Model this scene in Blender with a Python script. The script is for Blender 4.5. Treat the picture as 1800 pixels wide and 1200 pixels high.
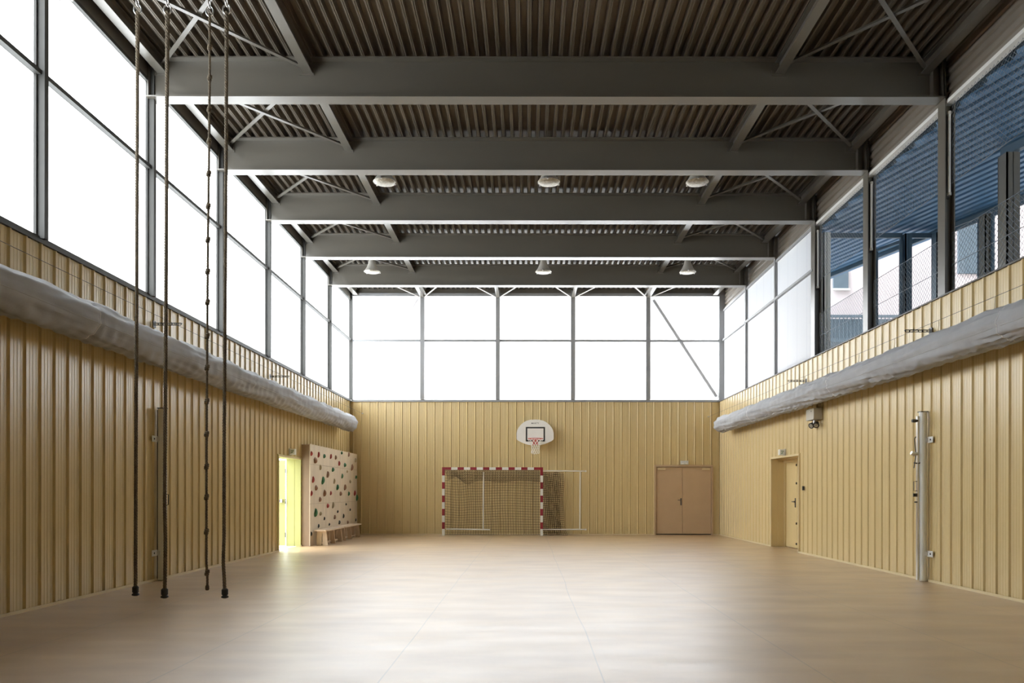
import bpy, bmesh, math, random
from mathutils import Vector, Matrix, noise
S = bpy.context.scene
for o in list(bpy.data.objects): bpy.data.objects.remove(o, do_unlink=True)
COL = S.collection
PI = math.pi
random.seed(7)

# ------------------------------------------------------------------ camera, world, exposure
F = 1300.0; VX, VY = 928.0, 865.0; CH = 1.33      # focal length in px, vanishing point, eye height
cam_d = bpy.data.cameras.new('camera'); cam = bpy.data.objects.new('camera', cam_d); COL.objects.link(cam)
cam_d.sensor_fit = 'HORIZONTAL'; cam_d.sensor_width = 36; cam_d.lens = 36*F/1800
cam_d.shift_x = (900-VX)/1800; cam_d.shift_y = (VY-600)/1800
cam_d.clip_start = .05; cam_d.clip_end = 400
cam.location = (0, 0, CH); cam.rotation_euler = (PI/2, math.radians(-.06), 0)
S.camera = cam
W = bpy.data.worlds.new('World'); S.world = W; W.use_nodes = True
WN, WL = W.node_tree.nodes, W.node_tree.links; bgn = WN['Background']
# hazy bright sky, brightest over the left and the far end
wtc = WN.new('ShaderNodeTexCoord'); wdp = WN.new('ShaderNodeVectorMath'); wdp.operation = 'DOT_PRODUCT'
wdp.inputs[1].default_value = Vector((-.66, .52, .54)).normalized(); WL.new(wtc.outputs['Generated'], wdp.inputs[0])
wmr = WN.new('ShaderNodeMapRange'); wmr.interpolation_type = 'SMOOTHSTEP'; wmr.inputs[1].default_value = -.1; wmr.inputs[2].default_value = 1.
wmr.inputs[3].default_value = .72; wmr.inputs[4].default_value = 16.
WL.new(wdp.outputs['Value'], wmr.inputs[0]); WL.new(wmr.outputs[0], bgn.inputs[1]); bgn.inputs[0].default_value = (.94, .975, 1, 1)
S.view_settings.view_transform = 'Standard'; S.view_settings.look = 'None'
S.view_settings.gamma = 1; S.view_settings.use_curve_mapping = False
S.view_settings.exposure = 0.24

# ------------------------------------------------------------------ materials
def nt_new(name):
    m = bpy.data.materials.new(name); m.use_nodes = True
    nt = m.node_tree; return m, nt, nt.nodes, nt.links
def paint(name, col, rough=.5, metal=0., var=.06, scale=3., bump=0., bscale=60., spec=.5, stretch=(1,1,1), rvar=0.):
    m, nt, N, L = nt_new(name); b = N['Principled BSDF']
    tc = N.new('ShaderNodeTexCoord'); mp = N.new('ShaderNodeMapping'); mp.inputs['Scale'].default_value = stretch
    L.new(tc.outputs['Object'], mp.inputs[0])
    n = N.new('ShaderNodeTexNoise'); n.inputs['Scale'].default_value = scale; n.inputs['Detail'].default_value = 4
    L.new(mp.outputs[0], n.inputs['Vector'])
    r = N.new('ShaderNodeValToRGB'); r.color_ramp.elements[0].position = .3; r.color_ramp.elements[1].position = .7
    r.color_ramp.elements[0].color = (*[c*(1-var) for c in col], 1); r.color_ramp.elements[1].color = (*[min(1, c*(1+var)) for c in col], 1)
    L.new(n.outputs['Fac'], r.inputs[0]); L.new(r.outputs[0], b.inputs['Base Color'])
    b.inputs['Roughness'].default_value = rough; b.inputs['Metallic'].default_value = metal
    b.inputs['Specular IOR Level'].default_value = spec
    if rvar:
        mr = N.new('ShaderNodeMapRange'); mr.inputs[3].default_value = rough-rvar; mr.inputs[4].default_value = rough+rvar
        L.new(n.outputs['Fac'], mr.inputs[0]); L.new(mr.outputs[0], b.inputs['Roughness'])
    if bump:
        n2 = N.new('ShaderNodeTexNoise'); n2.inputs['Scale'].default_value = bscale; L.new(mp.outputs[0], n2.inputs['Vector'])
        bp = N.new('ShaderNodeBump'); bp.inputs['Strength'].default_value = bump; bp.inputs['Distance'].default_value = .01
        L.new(n2.outputs['Fac'], bp.inputs['Height']); L.new(bp.outputs[0], b.inputs['Normal'])
    return m
YEL = (.61, .468, .228)
M = {}
def clad_mat():
    m, nt, N, L = nt_new('yellow_cladding'); b = N['Principled BSDF']
    tc = N.new('ShaderNodeTexCoord'); n = N.new('ShaderNodeTexNoise'); n.inputs['Scale'].default_value = 1.3
    L.new(tc.outputs['Object'], n.inputs['Vector'])
    r = N.new('ShaderNodeValToRGB'); r.color_ramp.elements[0].color = (*[c*.96 for c in YEL], 1); r.color_ramp.elements[1].color = (*YEL, 1)
    L.new(n.outputs['Fac'], r.inputs[0])
    L.new(r.outputs[0], b.inputs['Base Color'])
    b.inputs['Roughness'].default_value = .3
    return m
M['clad'] = clad_mat()
M['yellow'] = paint('yellow_paint', YEL, .4, var=.03)
M['lemon'] = paint('lemon_door_yellow', (.50, .50, .19), .4, var=.03)  # greener yellow than the cladding
M['doortan'] = paint('door_paint', (.52, .365, .22), .4, var=.03)
M['cream'] = paint('cream_trim', (.66, .54, .32), .45, var=.03)
M['steel'] = paint('grey_steel_paint', (.122, .112, .092), .29, var=.06, scale=1.5, stretch=(.4, 1, 1), spec=.8)
M['deck'] = paint('roof_deck_metal', (.13, .11, .083), .45, metal=.3, var=.18, scale=2., stretch=(2.5, .35, 1))
M['frame'] = paint('window_frame_grey', (.05, .05, .046), .6, var=.04)
M['endpost'] = paint('end_post_grey', (.28, .285, .29), .5, var=.04)
M['boxgrey'] = paint('emergency_box_grey', (.40, .36, .28), .5)
M['taupe'] = paint('ribbed_band_metal', (.20, .175, .145), .45, var=.05)
M['lighttrim'] = paint('pale_steel_trim', (.68, .68, .65), .4, var=.03)
M['duct'] = paint('duct_fabric', (.37, .375, .385), .8, var=.07, scale=2.5, bump=.25, bscale=14, spec=.2)
M['seam'] = paint('duct_seam', (.40, .40, .39), .85)
M['rope'] = paint('hemp_rope', (.15, .12, .082), .9, var=.25, scale=30)
M['rubber'] = paint('black_rubber', (.03, .03, .03), .6)
M['chrome'] = paint('galvanised_metal', (.62, .62, .62), .3, metal=.9)
M['white'] = paint('white_enamel', (.78, .78, .75), .35, var=.03)
M['polewhite'] = paint('off_white_pole', (.82, .83, .79), .35, var=.03)
M['board'] = paint('board_white', (.80, .78, .73), .35, var=.02)
M['black'] = paint('black_paint', (.02, .02, .02), .4)
M['red'] = paint('goal_red', (.25, .016, .028), .4, var=.08)
M['rimred'] = paint('rim_red', (.55, .06, .05), .4)
M['goalwhite'] = paint('goal_white', (.74, .72, .66), .4)
M['net'] = paint('dark_net_cord', (.075, .045, .03), .9)
M['netwhite'] = paint('white_net_cord', (.82, .80, .72), .8)
M['ply'] = paint('birch_plywood', (.70, .60, .46), .55, var=.08, scale=4, stretch=(1, 1, .25))
M['plyedge'] = paint('timber_edge', (.34, .235, .15), .6, var=.15, scale=5, stretch=(1, 1, .2))
M['bench'] = paint('bench_timber', (.70, .55, .41), .5, var=.1, scale=5)
M['concrete'] = paint('outside_paving', (.32, .32, .31), .9, var=.08)
M['blue'] = paint('blue_grey_soffit', (.055, .15, .28), .5, var=.05)
M['bluesteel'] = paint('blue_grey_steel', (.045, .085, .125), .5, var=.05)
M['facade'] = paint('pale_render', (.66, .56, .56), .9, var=.06, scale=.5)
M['facade2'] = paint('grey_render', (.11, .14, .17), .9)
M['galv'] = paint('mesh_wire', (.22, .26, .30), .5, metal=.5)
M['dark'] = paint('dark_steel', (.07, .065, .06), .5)
M['lampgrey'] = paint('lamp_shade_grey', (.55, .53, .48), .4, var=.03)
M['h_red'] = paint('hold_red', (.38, .05, .04), .6)
M['h_green'] = paint('hold_green', (.04, .17, .06), .6)
M['h_brown'] = paint('hold_brown', (.30, .16, .09), .7)
M['h_tan'] = paint('hold_tan', (.42, .34, .20), .7)
M['h_dark'] = paint('hold_dark', (.035, .04, .035), .6)
def floor_mat():
    m, nt, N, L = nt_new('linoleum_floor'); b = N['Principled BSDF']
    tc = N.new('ShaderNodeTexCoord')
    mp = N.new('ShaderNodeMapping'); mp.inputs['Scale'].default_value = (.8, 1.7, 1); L.new(tc.outputs['Object'], mp.inputs[0])
    n = N.new('ShaderNodeTexNoise'); n.inputs['Scale'].default_value = 1.5; n.inputs['Detail'].default_value = 6; L.new(mp.outputs[0], n.inputs['Vector'])
    r = N.new('ShaderNodeValToRGB'); r.color_ramp.elements[0].position = .35; r.color_ramp.elements[1].position = .7
    r.color_ramp.elements[0].color = (.42, .27, .132, 1); r.color_ramp.elements[1].color = (.55, .375, .195, 1)
    L.new(n.outputs['Fac'], r.inputs[0])
    sp = N.new('ShaderNodeSeparateXYZ'); L.new(tc.outputs['Object'], sp.inputs[0])
    wv = N.new('ShaderNodeTexNoise'); wv.inputs['Scale'].default_value = .35; L.new(tc.outputs['Object'], wv.inputs['Vector'])
    def mth(op, a, bb=None):
        k = N.new('ShaderNodeMath'); k.operation = op
        for i, v in enumerate((a, bb)):
            if v is None: continue
            if isinstance(v, (int, float)): k.inputs[i].default_value = v
            else: L.new(v, k.inputs[i])
        return k.outputs[0]
    x = mth('ADD', sp.outputs[0], mth('MULTIPLY', wv.outputs['Fac'], .08)); x = mth('ADD', x, -.37+1.6*20)
    q = mth('ABSOLUTE', mth('SUBTRACT', mth('MODULO', mth('ADD', x, .8), 1.6), .8))
    seam = mth('LESS_THAN', q, .006)
    mx = N.new('ShaderNodeMix'); mx.data_type = 'RGBA'; L.new(mth('MULTIPLY', seam, .55), mx.inputs[0]); L.new(r.outputs[0], mx.inputs[6])
    mx.inputs[7].default_value = (.2, .15, .1, 1); L.new(mx.outputs[2], b.inputs['Base Color'])
    n3 = N.new('ShaderNodeTexNoise'); n3.inputs['Scale'].default_value = 1.6; n3.inputs['Detail'].default_value = 1
    mp3 = N.new('ShaderNodeMapping'); mp3.inputs['Scale'].default_value = (.55, 2.2, 1); L.new(tc.outputs['Object'], mp3.inputs[0]); L.new(mp3.outputs[0], n3.inputs['Vector'])
    mr = N.new('ShaderNodeMapRange'); mr.inputs[1].default_value = .3; mr.inputs[2].default_value = .7; mr.inputs[3].default_value = .37; mr.inputs[4].default_value = .48
    L.new(n3.outputs['Fac'], mr.inputs[0]); L.new(mr.outputs[0], b.inputs['Roughness'])
    b.inputs['Specular IOR Level'].default_value = 1.0
    b.inputs['Coat Weight'].default_value = 1.0; b.inputs['Coat Roughness'].default_value = .38
    bp = N.new('ShaderNodeBump'); bp.inputs['Strength'].default_value = .05; bp.inputs['Distance'].default_value = .02
    L.new(n3.outputs['Fac'], bp.inputs['Height']); L.new(bp.outputs[0], b.inputs['Normal'])
    return m
M['floor'] = floor_mat()
def poly_mat(axis, name):
    m, nt, N, L = nt_new(name); N.remove(N['Principled BSDF']); out = N['Material Output']
    tc = N.new('ShaderNodeNewGeometry'); sp = N.new('ShaderNodeSeparateXYZ'); L.new(tc.outputs['Position'], sp.inputs[0])
    def mth(op, a, bb):
        k = N.new('ShaderNodeMath'); k.operation = op
        for i, v in enumerate((a, bb)):
            if isinstance(v, (int, float)): k.inputs[i].default_value = v
            else: L.new(v, k.inputs[i])
        return k.outputs[0]
    q = mth('MODULO', mth('ADD', sp.outputs[axis], 40.07), .6); ln = mth('LESS_THAN', q, .02)
    r = N.new('ShaderNodeMix'); r.data_type = 'RGBA'; L.new(mth('MULTIPLY', ln, .6), r.inputs[0])
    r.inputs[6].default_value = (.93, .94, .95, 1); r.inputs[7].default_value = (.74, .76, .80, 1)
    t = N.new('ShaderNodeBsdfTranslucent'); L.new(r.outputs[2], t.inputs[0])
    d = N.new('ShaderNodeBsdfDiffuse'); d.inputs[0].default_value = (.8, .82, .86, 1)
    mx = N.new('ShaderNodeMixShader'); mx.inputs[0].default_value = .12; L.new(t.outputs[0], mx.inputs[1]); L.new(d.outputs[0], mx.inputs[2])
    L.new(mx.outputs[0], out.inputs[0]); return m
M['poly_y'] = poly_mat(1, 'polycarbonate_side'); M['poly_x'] = poly_mat(0, 'polycarbonate_end')
def glass_mat():
    m, nt, N, L = nt_new('clear_glass'); N.remove(N['Principled BSDF']); out = N['Material Output']
    t = N.new('ShaderNodeBsdfTransparent'); t.inputs[0].default_value = (.93, .96, .97, 1)
    g = N.new('ShaderNodeBsdfGlossy'); g.inputs['Roughness'].default_value = .02
    lw = N.new('ShaderNodeFresnel'); lw.inputs[0].default_value = 1.3
    mx = N.new('ShaderNodeMixShader'); L.new(lw.outputs[0], mx.inputs[0]); L.new(t.outputs[0], mx.inputs[1]); L.new(g.outputs[0], mx.inputs[2])
    L.new(mx.outputs[0], out.inputs[0]); return m
M['glass'] = glass_mat()
def lens_mat():
    m = paint('lamp_lens', (.30, .28, .23), .4, metal=.6, var=.3, scale=25, bump=.6, bscale=35); return m
M['lens'] = lens_mat()

# ------------------------------------------------------------------ mesh helpers
def tag(o, label=None, cat=None, group=None, kind=None):
    for k, v in (('label', label), ('category', cat), ('group', group), ('kind', kind)):
        if v: o[k] = v
    return o
def empty(name, loc, label=None, cat=None, group=None, kind=None):
    o = bpy.data.objects.new(name, None); o.location = loc; o.empty_display_size = .1; COL.objects.link(o)
    return tag(o, label, cat, group, kind)
def wloc(o):
    v = Vector((0, 0, 0))
    while o: v += o.location; o = o.parent
    return v
class MB:
    def __init__(s): s.v = []; s.f = []; s.m = []
    def add(s, vs, fs, mi=0):
        b = len(s.v); s.v += [Vector(v) for v in vs]; s.f += [tuple(i+b for i in f) for f in fs]; s.m += [mi]*len(fs); return s
    def box(s, x0, x1, y0, y1, z0, z1, mi=0):
        x0, x1 = sorted((x0, x1)); y0, y1 = sorted((y0, y1)); z0, z1 = sorted((z0, z1))
        return s.add([(x0,y0,z0),(x1,y0,z0),(x1,y1,z0),(x0,y1,z0),(x0,y0,z1),(x1,y0,z1),(x1,y1,z1),(x0,y1,z1)],
              [(0,3,2,1),(4,5,6,7),(0,1,5,4),(1,2,6,5),(2,3,7,6),(3,0,4,7)], mi)
    def bar(s, a, b, w, h, up=(0,0,1), mi=0):
        a, b = Vector(a), Vector(b); t = (b-a).normalized(); r = t.cross(Vector(up)).normalized(); u = r.cross(t)
        vs = [p+r*i*w/2+u*j*h/2 for p in (a, b) for i, j in ((-1,-1),(1,-1),(1,1),(-1,1))]
        return s.add(vs, [(3,2,1,0),(4,5,6,7),(0,1,5,4),(1,2,6,5),(2,3,7,6),(3,0,4,7)], mi)
    def tube(s, pts, r, n=8, closed=False, caps=True, mi=0):
        pts = [Vector(p) for p in pts]; L = len(pts); b = len(s.v); up = Vector((.13, .21, .97)).normalized(); ref = None
        for i, p in enumerate(pts):
            if closed: t = pts[(i+1) % L]-pts[i-1]
            else: t = pts[min(i+1, L-1)]-pts[max(i-1, 0)]
            t.normalize()
            if ref is None:
                ref = t.cross(up if abs(t.dot(up)) < .95 else Vector((1, 0, 0))).normalized()
            ref = (ref-t*ref.dot(t)).normalized(); q = t.cross(ref)
            rr = r[i] if isinstance(r, (list, tuple)) else r
            s.v += [p+(ref*math.cos(2*PI*k/n)+q*math.sin(2*PI*k/n))*rr for k in range(n)]
        for i in range(L if closed else L-1):
            j = (i+1) % L
            for k in range(n):
                s.f.append((b+i*n+k, b+i*n+(k+1) % n, b+j*n+(k+1) % n, b+j*n+k)); s.m.append(mi)
        if caps and not closed:
            s.f.append(tuple(b+k for k in reversed(range(n)))); s.f.append(tuple(b+(L-1)*n+k for k in range(n))); s.m += [mi, mi]
        return s
    def lathe(s, prof, c, axis='z', n=24, mi=0, tilt=None):
        c = Vector(c); b = len(s.v)
        for r, h in prof:
            for k in range(n):
                a = 2*PI*k/n; p = Vector((r*math.cos(a), r*math.sin(a), h))
                if axis == 'y': p = Vector((p.x, p.z, p.y))
                if axis == 'x': p = Vector((p.z, p.x, p.y))
                if tilt: p = tilt @ p
                s.v.append(c+p)
        for i in range(len(prof)-1):
            for k in range(n):
                s.f.append((b+i*n+k, b+i*n+(k+1) % n, b+(i+1)*n+(k+1) % n, b+(i+1)*n+k)); s.m.append(mi)
        s.f.append(tuple(b+k for k in reversed(range(n)))); s.f.append(tuple(b+(len(prof)-1)*n+k for k in range(n))); s.m += [mi, mi]
        return s
    def prism(s, outline, fn, t0, t1, mi=0):   # outline of (a,b), fn(a,b,t) -> point
        n = len(outline); vs = [fn(a, b, t) for t in (t0, t1) for a, b in outline]
        return s.add(vs, [tuple(range(n))[::-1], tuple(range(n, 2*n))]+[(i, (i+1) % n, n+(i+1) % n, n+i) for i in range(n)], mi)
    def sheet(s, prof, fn, t0, t1, th=None, mi=0):  # open profile extruded
        n = len(prof); vs = [fn(a, b, t) for t in (t0, t1) for a, b in prof]
        return s.add(vs, [(i, i+1, n+i+1, n+i) for i in range(n-1)], mi)
    def build(s, name, mats, parent=None, smooth=False, bevel=0, **kw):
        if parent is not None: off = wloc(parent)
        else:
            mn = [min(v[i] for v in s.v) for i in range(3)]; mx = [max(v[i] for v in s.v) for i in range(3)]
            off = Vector(((mn[0]+mx[0])/2, (mn[1]+mx[1])/2, mn[2]))
        me = bpy.data.meshes.new(name); me.from_pydata([v-off for v in s.v], [], s.f)
        if not isinstance(mats, (list, tuple)): mats = [mats]
        for m in mats: me.materials.append(M[m] if isinstance(m, str) else m)
        me.polygons.foreach_set('material_index', s.m)
        bm = bmesh.new(); bm.from_mesh(me); bmesh.ops.recalc_face_normals(bm, faces=bm.faces); bm.to_mesh(me); bm.free()
        if smooth:
            me.polygons.foreach_set('use_smooth', [True]*len(me.polygons))
            try: me.set_sharp_from_angle(angle=math.radians(40))
            except Exception: pass
        me.update()
        o = bpy.data.objects.new(name, me); COL.objects.link(o)
        if parent is not None: o.parent = parent
        else: o.location = off
        if bevel:
            bv = o.modifiers.new('bevel', 'BEVEL'); bv.width = bevel; bv.segments = 2; bv.limit_method = 'ANGLE'
        tag(o, **kw); return o
def struct(mb, name, mats, parent=None, **k):
    o = mb.build(name, mats, parent, **k)
    if parent is None: o['kind'] = 'structure'
    return o
def dup(root, loc, label=None, group=None):
    def cp(o, parent):
        c = o.copy(); COL.objects.link(c)
        if parent: c.parent = parent
        for ch in [x for x in bpy.data.objects if x.parent == o]: cp(ch, c)
        return c
    r = cp(root, None); r.location = loc
    if label: r['label'] = label
    if group: r['group'] = group
    return r

# ------------------------------------------------------------------ room dimensions
XL, XR, YB, YF = -5.57, 6.0, 23.25, -1.6
ZC = 4.17                      # top of the cladding
ZD = 7.70                      # underside of the roof deck
BEAM0, BSP = 10.92, 2.46
BY = [BEAM0+BSP*k for k in range(-5, 5)]   # beams; BY[5] is the first one seen
LD0, LD1, LDZ = 16.53, 18.15, 2.13   # left door opening
RD0, RD1, RDZ = 16.39, 18.22, 2.155  # right door opening
BD0, BD1, BDZ = 4.02, 5.77, 2.17     # double door in the back wall

def profile(s0, s1, depth=.022, pitch=.256, off=0.):
    # narrow recessed channel every pitch, two shallow stiffeners on each flat; b = how far behind the face
    P = [(s0, depth)]
    k = math.floor((s0-off)/pitch)
    while off+k*pitch < s1:
        c = off+k*pitch
        for ds, b in ((0, depth), (.018, 0), (.040, 0), (.058, depth), (.098, depth), (.106, depth-.0025), (.114, depth-.0025), (.122, depth), (.152, depth), (.160, depth-.0025), (.168, depth-.0025), (.176, depth), (.206, depth), (.214, depth-.0025), (.222, depth-.0025), (.230, depth)):
            s = c+ds
            if s0+.001 < s < s1-.001: P.append((s, b))
        k += 1
    P.append((s1, depth)); return P

# floor, outside ground
struct(MB().box(XL-.1, XR+.1, YF-.1, YB+.1, -.12, 0), 'floor', 'floor')
struct(MB().box(-70, 90, -50, 110, -.3, -.13), 'ground_outside', 'concrete')

# walls
w = MB()
for s0, s1, z0 in ((YF, LD0, 0), (LD0, LD1, LDZ), (LD1, YB+.04, 0)):
    w.sheet(profile(s0, s1), lambda a, b, t: (XL-b, a, t), z0, ZC)
    w.box(XL-.06, XL-.032, s0, s1, z0, ZC)
struct(w, 'wall_left', 'clad')
w = MB()
for s0, s1, z0 in ((YF, RD0, 0), (RD0, RD1, RDZ), (RD1, YB+.04, 0)):
    w.sheet(profile(s0, s1, .020), lambda a, b, t: (XR+b, a, t), z0, ZC)
    w.box(XR+.03, XR+.06, s0, s1, z0, ZC)
struct(w, 'wall_right', 'clad')
w = MB()
for s0, s1, z0 in ((XL-.03, BD0, 0), (BD0, BD1, BDZ), (BD1, XR+.03, 0)):
    w.sheet(profile(s0, s1, .018, off=.1), lambda a, b, t: (a, YB+b, t), z0, ZC)
    w.box(s0, s1, YB+.032, YB+.06, z0, ZC)
struct(w, 'wall_back', 'clad')
struct(MB().box(XL-.2, XR+.3, YF-.25, YF, -.1, 7.9), 'wall_front', 'yellow')
struct(MB().box(XL, XL+.012, YF, LD0, 0, .035).box(XL, XL+.012, LD1, YB, 0, .035), 'baseboard_left', 'cream')
struct(MB().box(XR-.012, XR, YF, RD0-.03, 0, .035).box(XR-.012, XR, RD1+.03, YB, 0, .035), 'baseboard_right', 'cream')
struct(MB().box(XL+.012, BD0-.05, YB-.012, YB, 0, .03).box(BD1+.05, XR-.012, YB-.012, YB, 0, .03), 'baseboard_back', 'cream')
# corner trims and sills
struct(MB().box(XL, XL+.03, YB-.03, YB, .036, ZC-.01), 'trim_1', 'yellow')
struct(MB().box(XR-.03, XR, YB-.03, YB, .036, ZC-.01), 'trim_2', 'yellow')
struct(MB().box(XL-.10, XL+.015, YF, YB+.02, ZC, ZC+.045), 'trim_3', 'frame')
struct(MB().box(XR-.012, XR+.32, YF, YB+.02, ZC, ZC+.02), 'trim_4', 'dark')
struct(MB().box(XL+.015, XR-.012, YB-.02, YB+.10, ZC, ZC+.07), 'trim_5', 'endpost')

# ceiling: trapezoidal deck, ribs running away from the camera
P = []; x = XL-.15; pitch = .152
while x < XR+.4:
    P += [(x, ZD+.085), (x+.072, ZD+.085), (x+.088, ZD), (x+.112, ZD), (x+.116, ZD+.006), (x+.122, ZD+.006), (x+.126, ZD), (x+.136, ZD)]; x += pitch
    # last slope back up closes with the next rib
w = MB().sheet(P, lambda a, b, t: (a, t, b), YF, YB+.12)
w.box(XL-.15, XR+.45, YF, YB+.12, ZD+.095, ZD+.2)
struct(w, 'ceiling', 'deck')

# two added infill walls near the camera, then heads over the glazing
struct(MB().box(XL-.12, XL-.03, YF, BY[3]-.04, ZC+.045, ZD+.08), 'wall_left_light_block', 'yellow')  # added out of view in place of glazing, cuts light from the camera side
struct(MB().box(XR+.15, XR+.24, YF, BY[3]-.04, ZC+.02, ZD+.08), 'wall_right_light_block', 'yellow')  # added out of view, closes the near opening to hold back light
struct(MB().box(XL-.10, XL-.01, YF, YB+.1, 7.40, ZD+.08), 'trim_6', 'steel')
w = MB().box(XL, XR+.2, YB-.02, YB+.10, 7.57, ZD+.08)
struct(w, 'trim_7', 'steel')
struct(MB().box(XL+.05, XR, YB-.075, YB-.02, 7.475, 7.57), 'trim_11', 'endpost')
# ribbed band above the openings of the right wall
PB = []
z = 7.09
while z < 7.68:
    PB += [(z, 0), (z+.06, 0), (z+.075, .03), (z+.115, .03), (z+.13, 0)]; z += .13
w = MB().sheet(PB, lambda a, b, t: (6.17+b, t, a), YF, YB+.05); w.box(6.21, 6.26, YF, YB+.05, 7.06, ZD+.08)
struct(w, 'wall_right_upper', 'taupe')
struct(MB().box(6.13, 6.24, YF, YB, 7.03, 7.085), 'trim_8', 'lighttrim')

# ------------------------------------------------------------------ glazing
win = [0]
def window_side(X, y0, y1, ztop, inner, mat='poly_y', fm='frame'):
    win[0] += 1
    root = empty('window_%d' % win[0], (X, (y0+y1)/2, ZC), kind='structure')
    s = inner
    f = MB()
    f.box(X-.012, X+s*.05, y0+.03, y1-.03, ZC+.045, ZC+.075).box(X-.012, X+s*.05, y0+.03, y1-.03, ztop-.05, ztop)
    f.box(X-.012, X+s*.03, y0+.03, y0+.06, ZC+.075, ztop-.05).box(X-.012, X+s*.03, y1-.06, y1-.03, ZC+.075, ztop-.05)
    f.build('window_frame', fm, root)
    MB().box(X-.012, X+s*.075, y0+.03, y1-.03, 6.08, 6.135).build('transom', fm, root)
    MB().add([(X, y0+.04, ZC+.06), (X, y1-.04, ZC+.06), (X, y1-.04, 6.09), (X, y0+.04, 6.09)], [(0, 1, 2, 3)]).build('pane', mat, root)
    MB().add([(X, y0+.04, 6.12), (X, y1-.04, 6.12), (X, y1-.04, ztop-.02), (X, y0+.04, ztop-.02)], [(0, 1, 2, 3)]).build('pane', mat, root)
edges = BY+[YB+.03]
GL = XL-.05
for a, b in zip(edges[3:-1], edges[4:]): window_side(GL, a, b, 7.40, 1)
GR = 6.16
for a, b in zip(edges[7:-1], edges[8:]): window_side(GR, a, b, 7.06, -1, fm='endpost')
BX = [XL+.0, -3.32, -.95, 1.41, 3.77, XR+.05]     # posts of the end wall
GB = YB+.05
for a, b in zip(BX[:-1], BX[1:]):
    win[0] += 1; root = empty('window_%d' % win[0], ((a+b)/2, GB, ZC), kind='structure')
    f = MB(); f.box(a+.03, b-.03, GB-.05, GB+.012, 7.50, 7.57)
    f.box(a+.03, a+.055, GB-.03, GB+.012, ZC+.07, 7.5).box(b-.055, b-.03, GB-.03, GB+.012, ZC+.07, 7.5)
    f.build('window_frame', 'endpost', root)
    MB().box(a+.03, b-.03, GB-.07, GB+.012, 6.06, 6.125).build('transom', 'endpost', root)
    for z0, z1 in ((ZC+.06, 6.08), (6.11, 7.52)):
        MB().add([(a+.03, GB, z0), (b-.03, GB, z0), (b-.03, GB, z1), (a+.03, GB, z1)], [(0, 1, 2, 3)]).build('pane', 'poly_x', root)
# diagonal braces outside the end glazing, their shade shows through it
MB().bar((3.93, GB+.037, 7.42), (5.94, GB+.037, ZC+.17), .12, .04, up=(0, 1, 0)).build('facade_brace', 'steel',
    label='diagonal brace showing as a shadow through the rightmost end panes', cat='brace')
MB().bar((-3.46, GB+.036, 7.44), (-3.72, GB+.045, 7.03), .08, .04, up=(0, 1, 0)).build('facade_brace', 'steel',
    label='short brace end showing through the leftmost top end pane', cat='brace')

ordn = ['first', 'second', 'third', 'fourth', 'fifth', 'sixth']
def place(k):      # name of beam k counted from BY[5]
    return {0: 'the nearest roof beam', 1: 'the second roof beam', 2: 'the third roof beam', 3: 'the fourth roof beam', 4: 'the farthest roof beam'}[k]
# steel posts: left wall, end wall, right wall (H sections)
for i, y in enumerate(BY):
    lab = None
    k = i-5
    lab = ('slim grey steel post in the left glazing under ' + place(k)) if k >= 0 else 'slim grey steel post in the left glazing nearest the camera, left of the ropes'
    if i >= 3:
        MB().box(XL-.065, XL+.06, y-.035, y+.035, ZC+.045, 7.66).build('window_post', 'frame', label=lab, cat='post', group='posts of the left glazing')
names = ['leftmost', 'second from the left', 'second from the right', 'rightmost']
for n_, x in zip(names, BX[1:-1]):
    MB().box(x-.045, x+.045, YB-.06, YB+.08, ZC+.07, 7.66).box(x-.07, x+.07, YB-.072, YB-.06, ZC+.07, 7.66).build('window_post', 'endpost',
        label='grey steel post between end wall panes, '+n_+' of four', cat='post', group='posts of the end glazing')
struct(MB().box(XL-.06, XL+.05, YB-.05, YB+.08, ZC+.07, ZD), 'trim_9', 'frame')
struct(MB().box(XR+.0, XR+.2, YB-.04, YB+.08, ZC+.02, ZD), 'trim_10', 'endpost')
for i, y in enumerate(BY):
    k = i-5
    if i < 4: continue
    w = MB()
    if k <= 2:
        w.box(6.10, 6.115, y-.095, y+.095, ZC-.1, ZD-.01).box(6.235, 6.25, y-.095, y+.095, ZC-.1, ZD-.01).box(6.115, 6.235, y-.006, y+.006, ZC-.1, ZD-.01)
        if k == 2: w.box(6.10, 6.25, y+.095, y+.115, ZC+.02, ZD-.01)
    else:
        w.box(6.09, 6.17, y-.03, y+.03, ZC+.02, 7.66)
    lab = 'grey H-section steel column on the right wall, under '+place(k) if 0 <= k <= 2 else (
        'slim grey steel post between right wall panes at '+place(k) if k > 2 else 'grey H-section steel column on the right wall just outside the frame')
    w.build('steel_column', 'steel' if k <= 2 else 'endpost', label=lab, cat='column', group='posts along the right wall')

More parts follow.
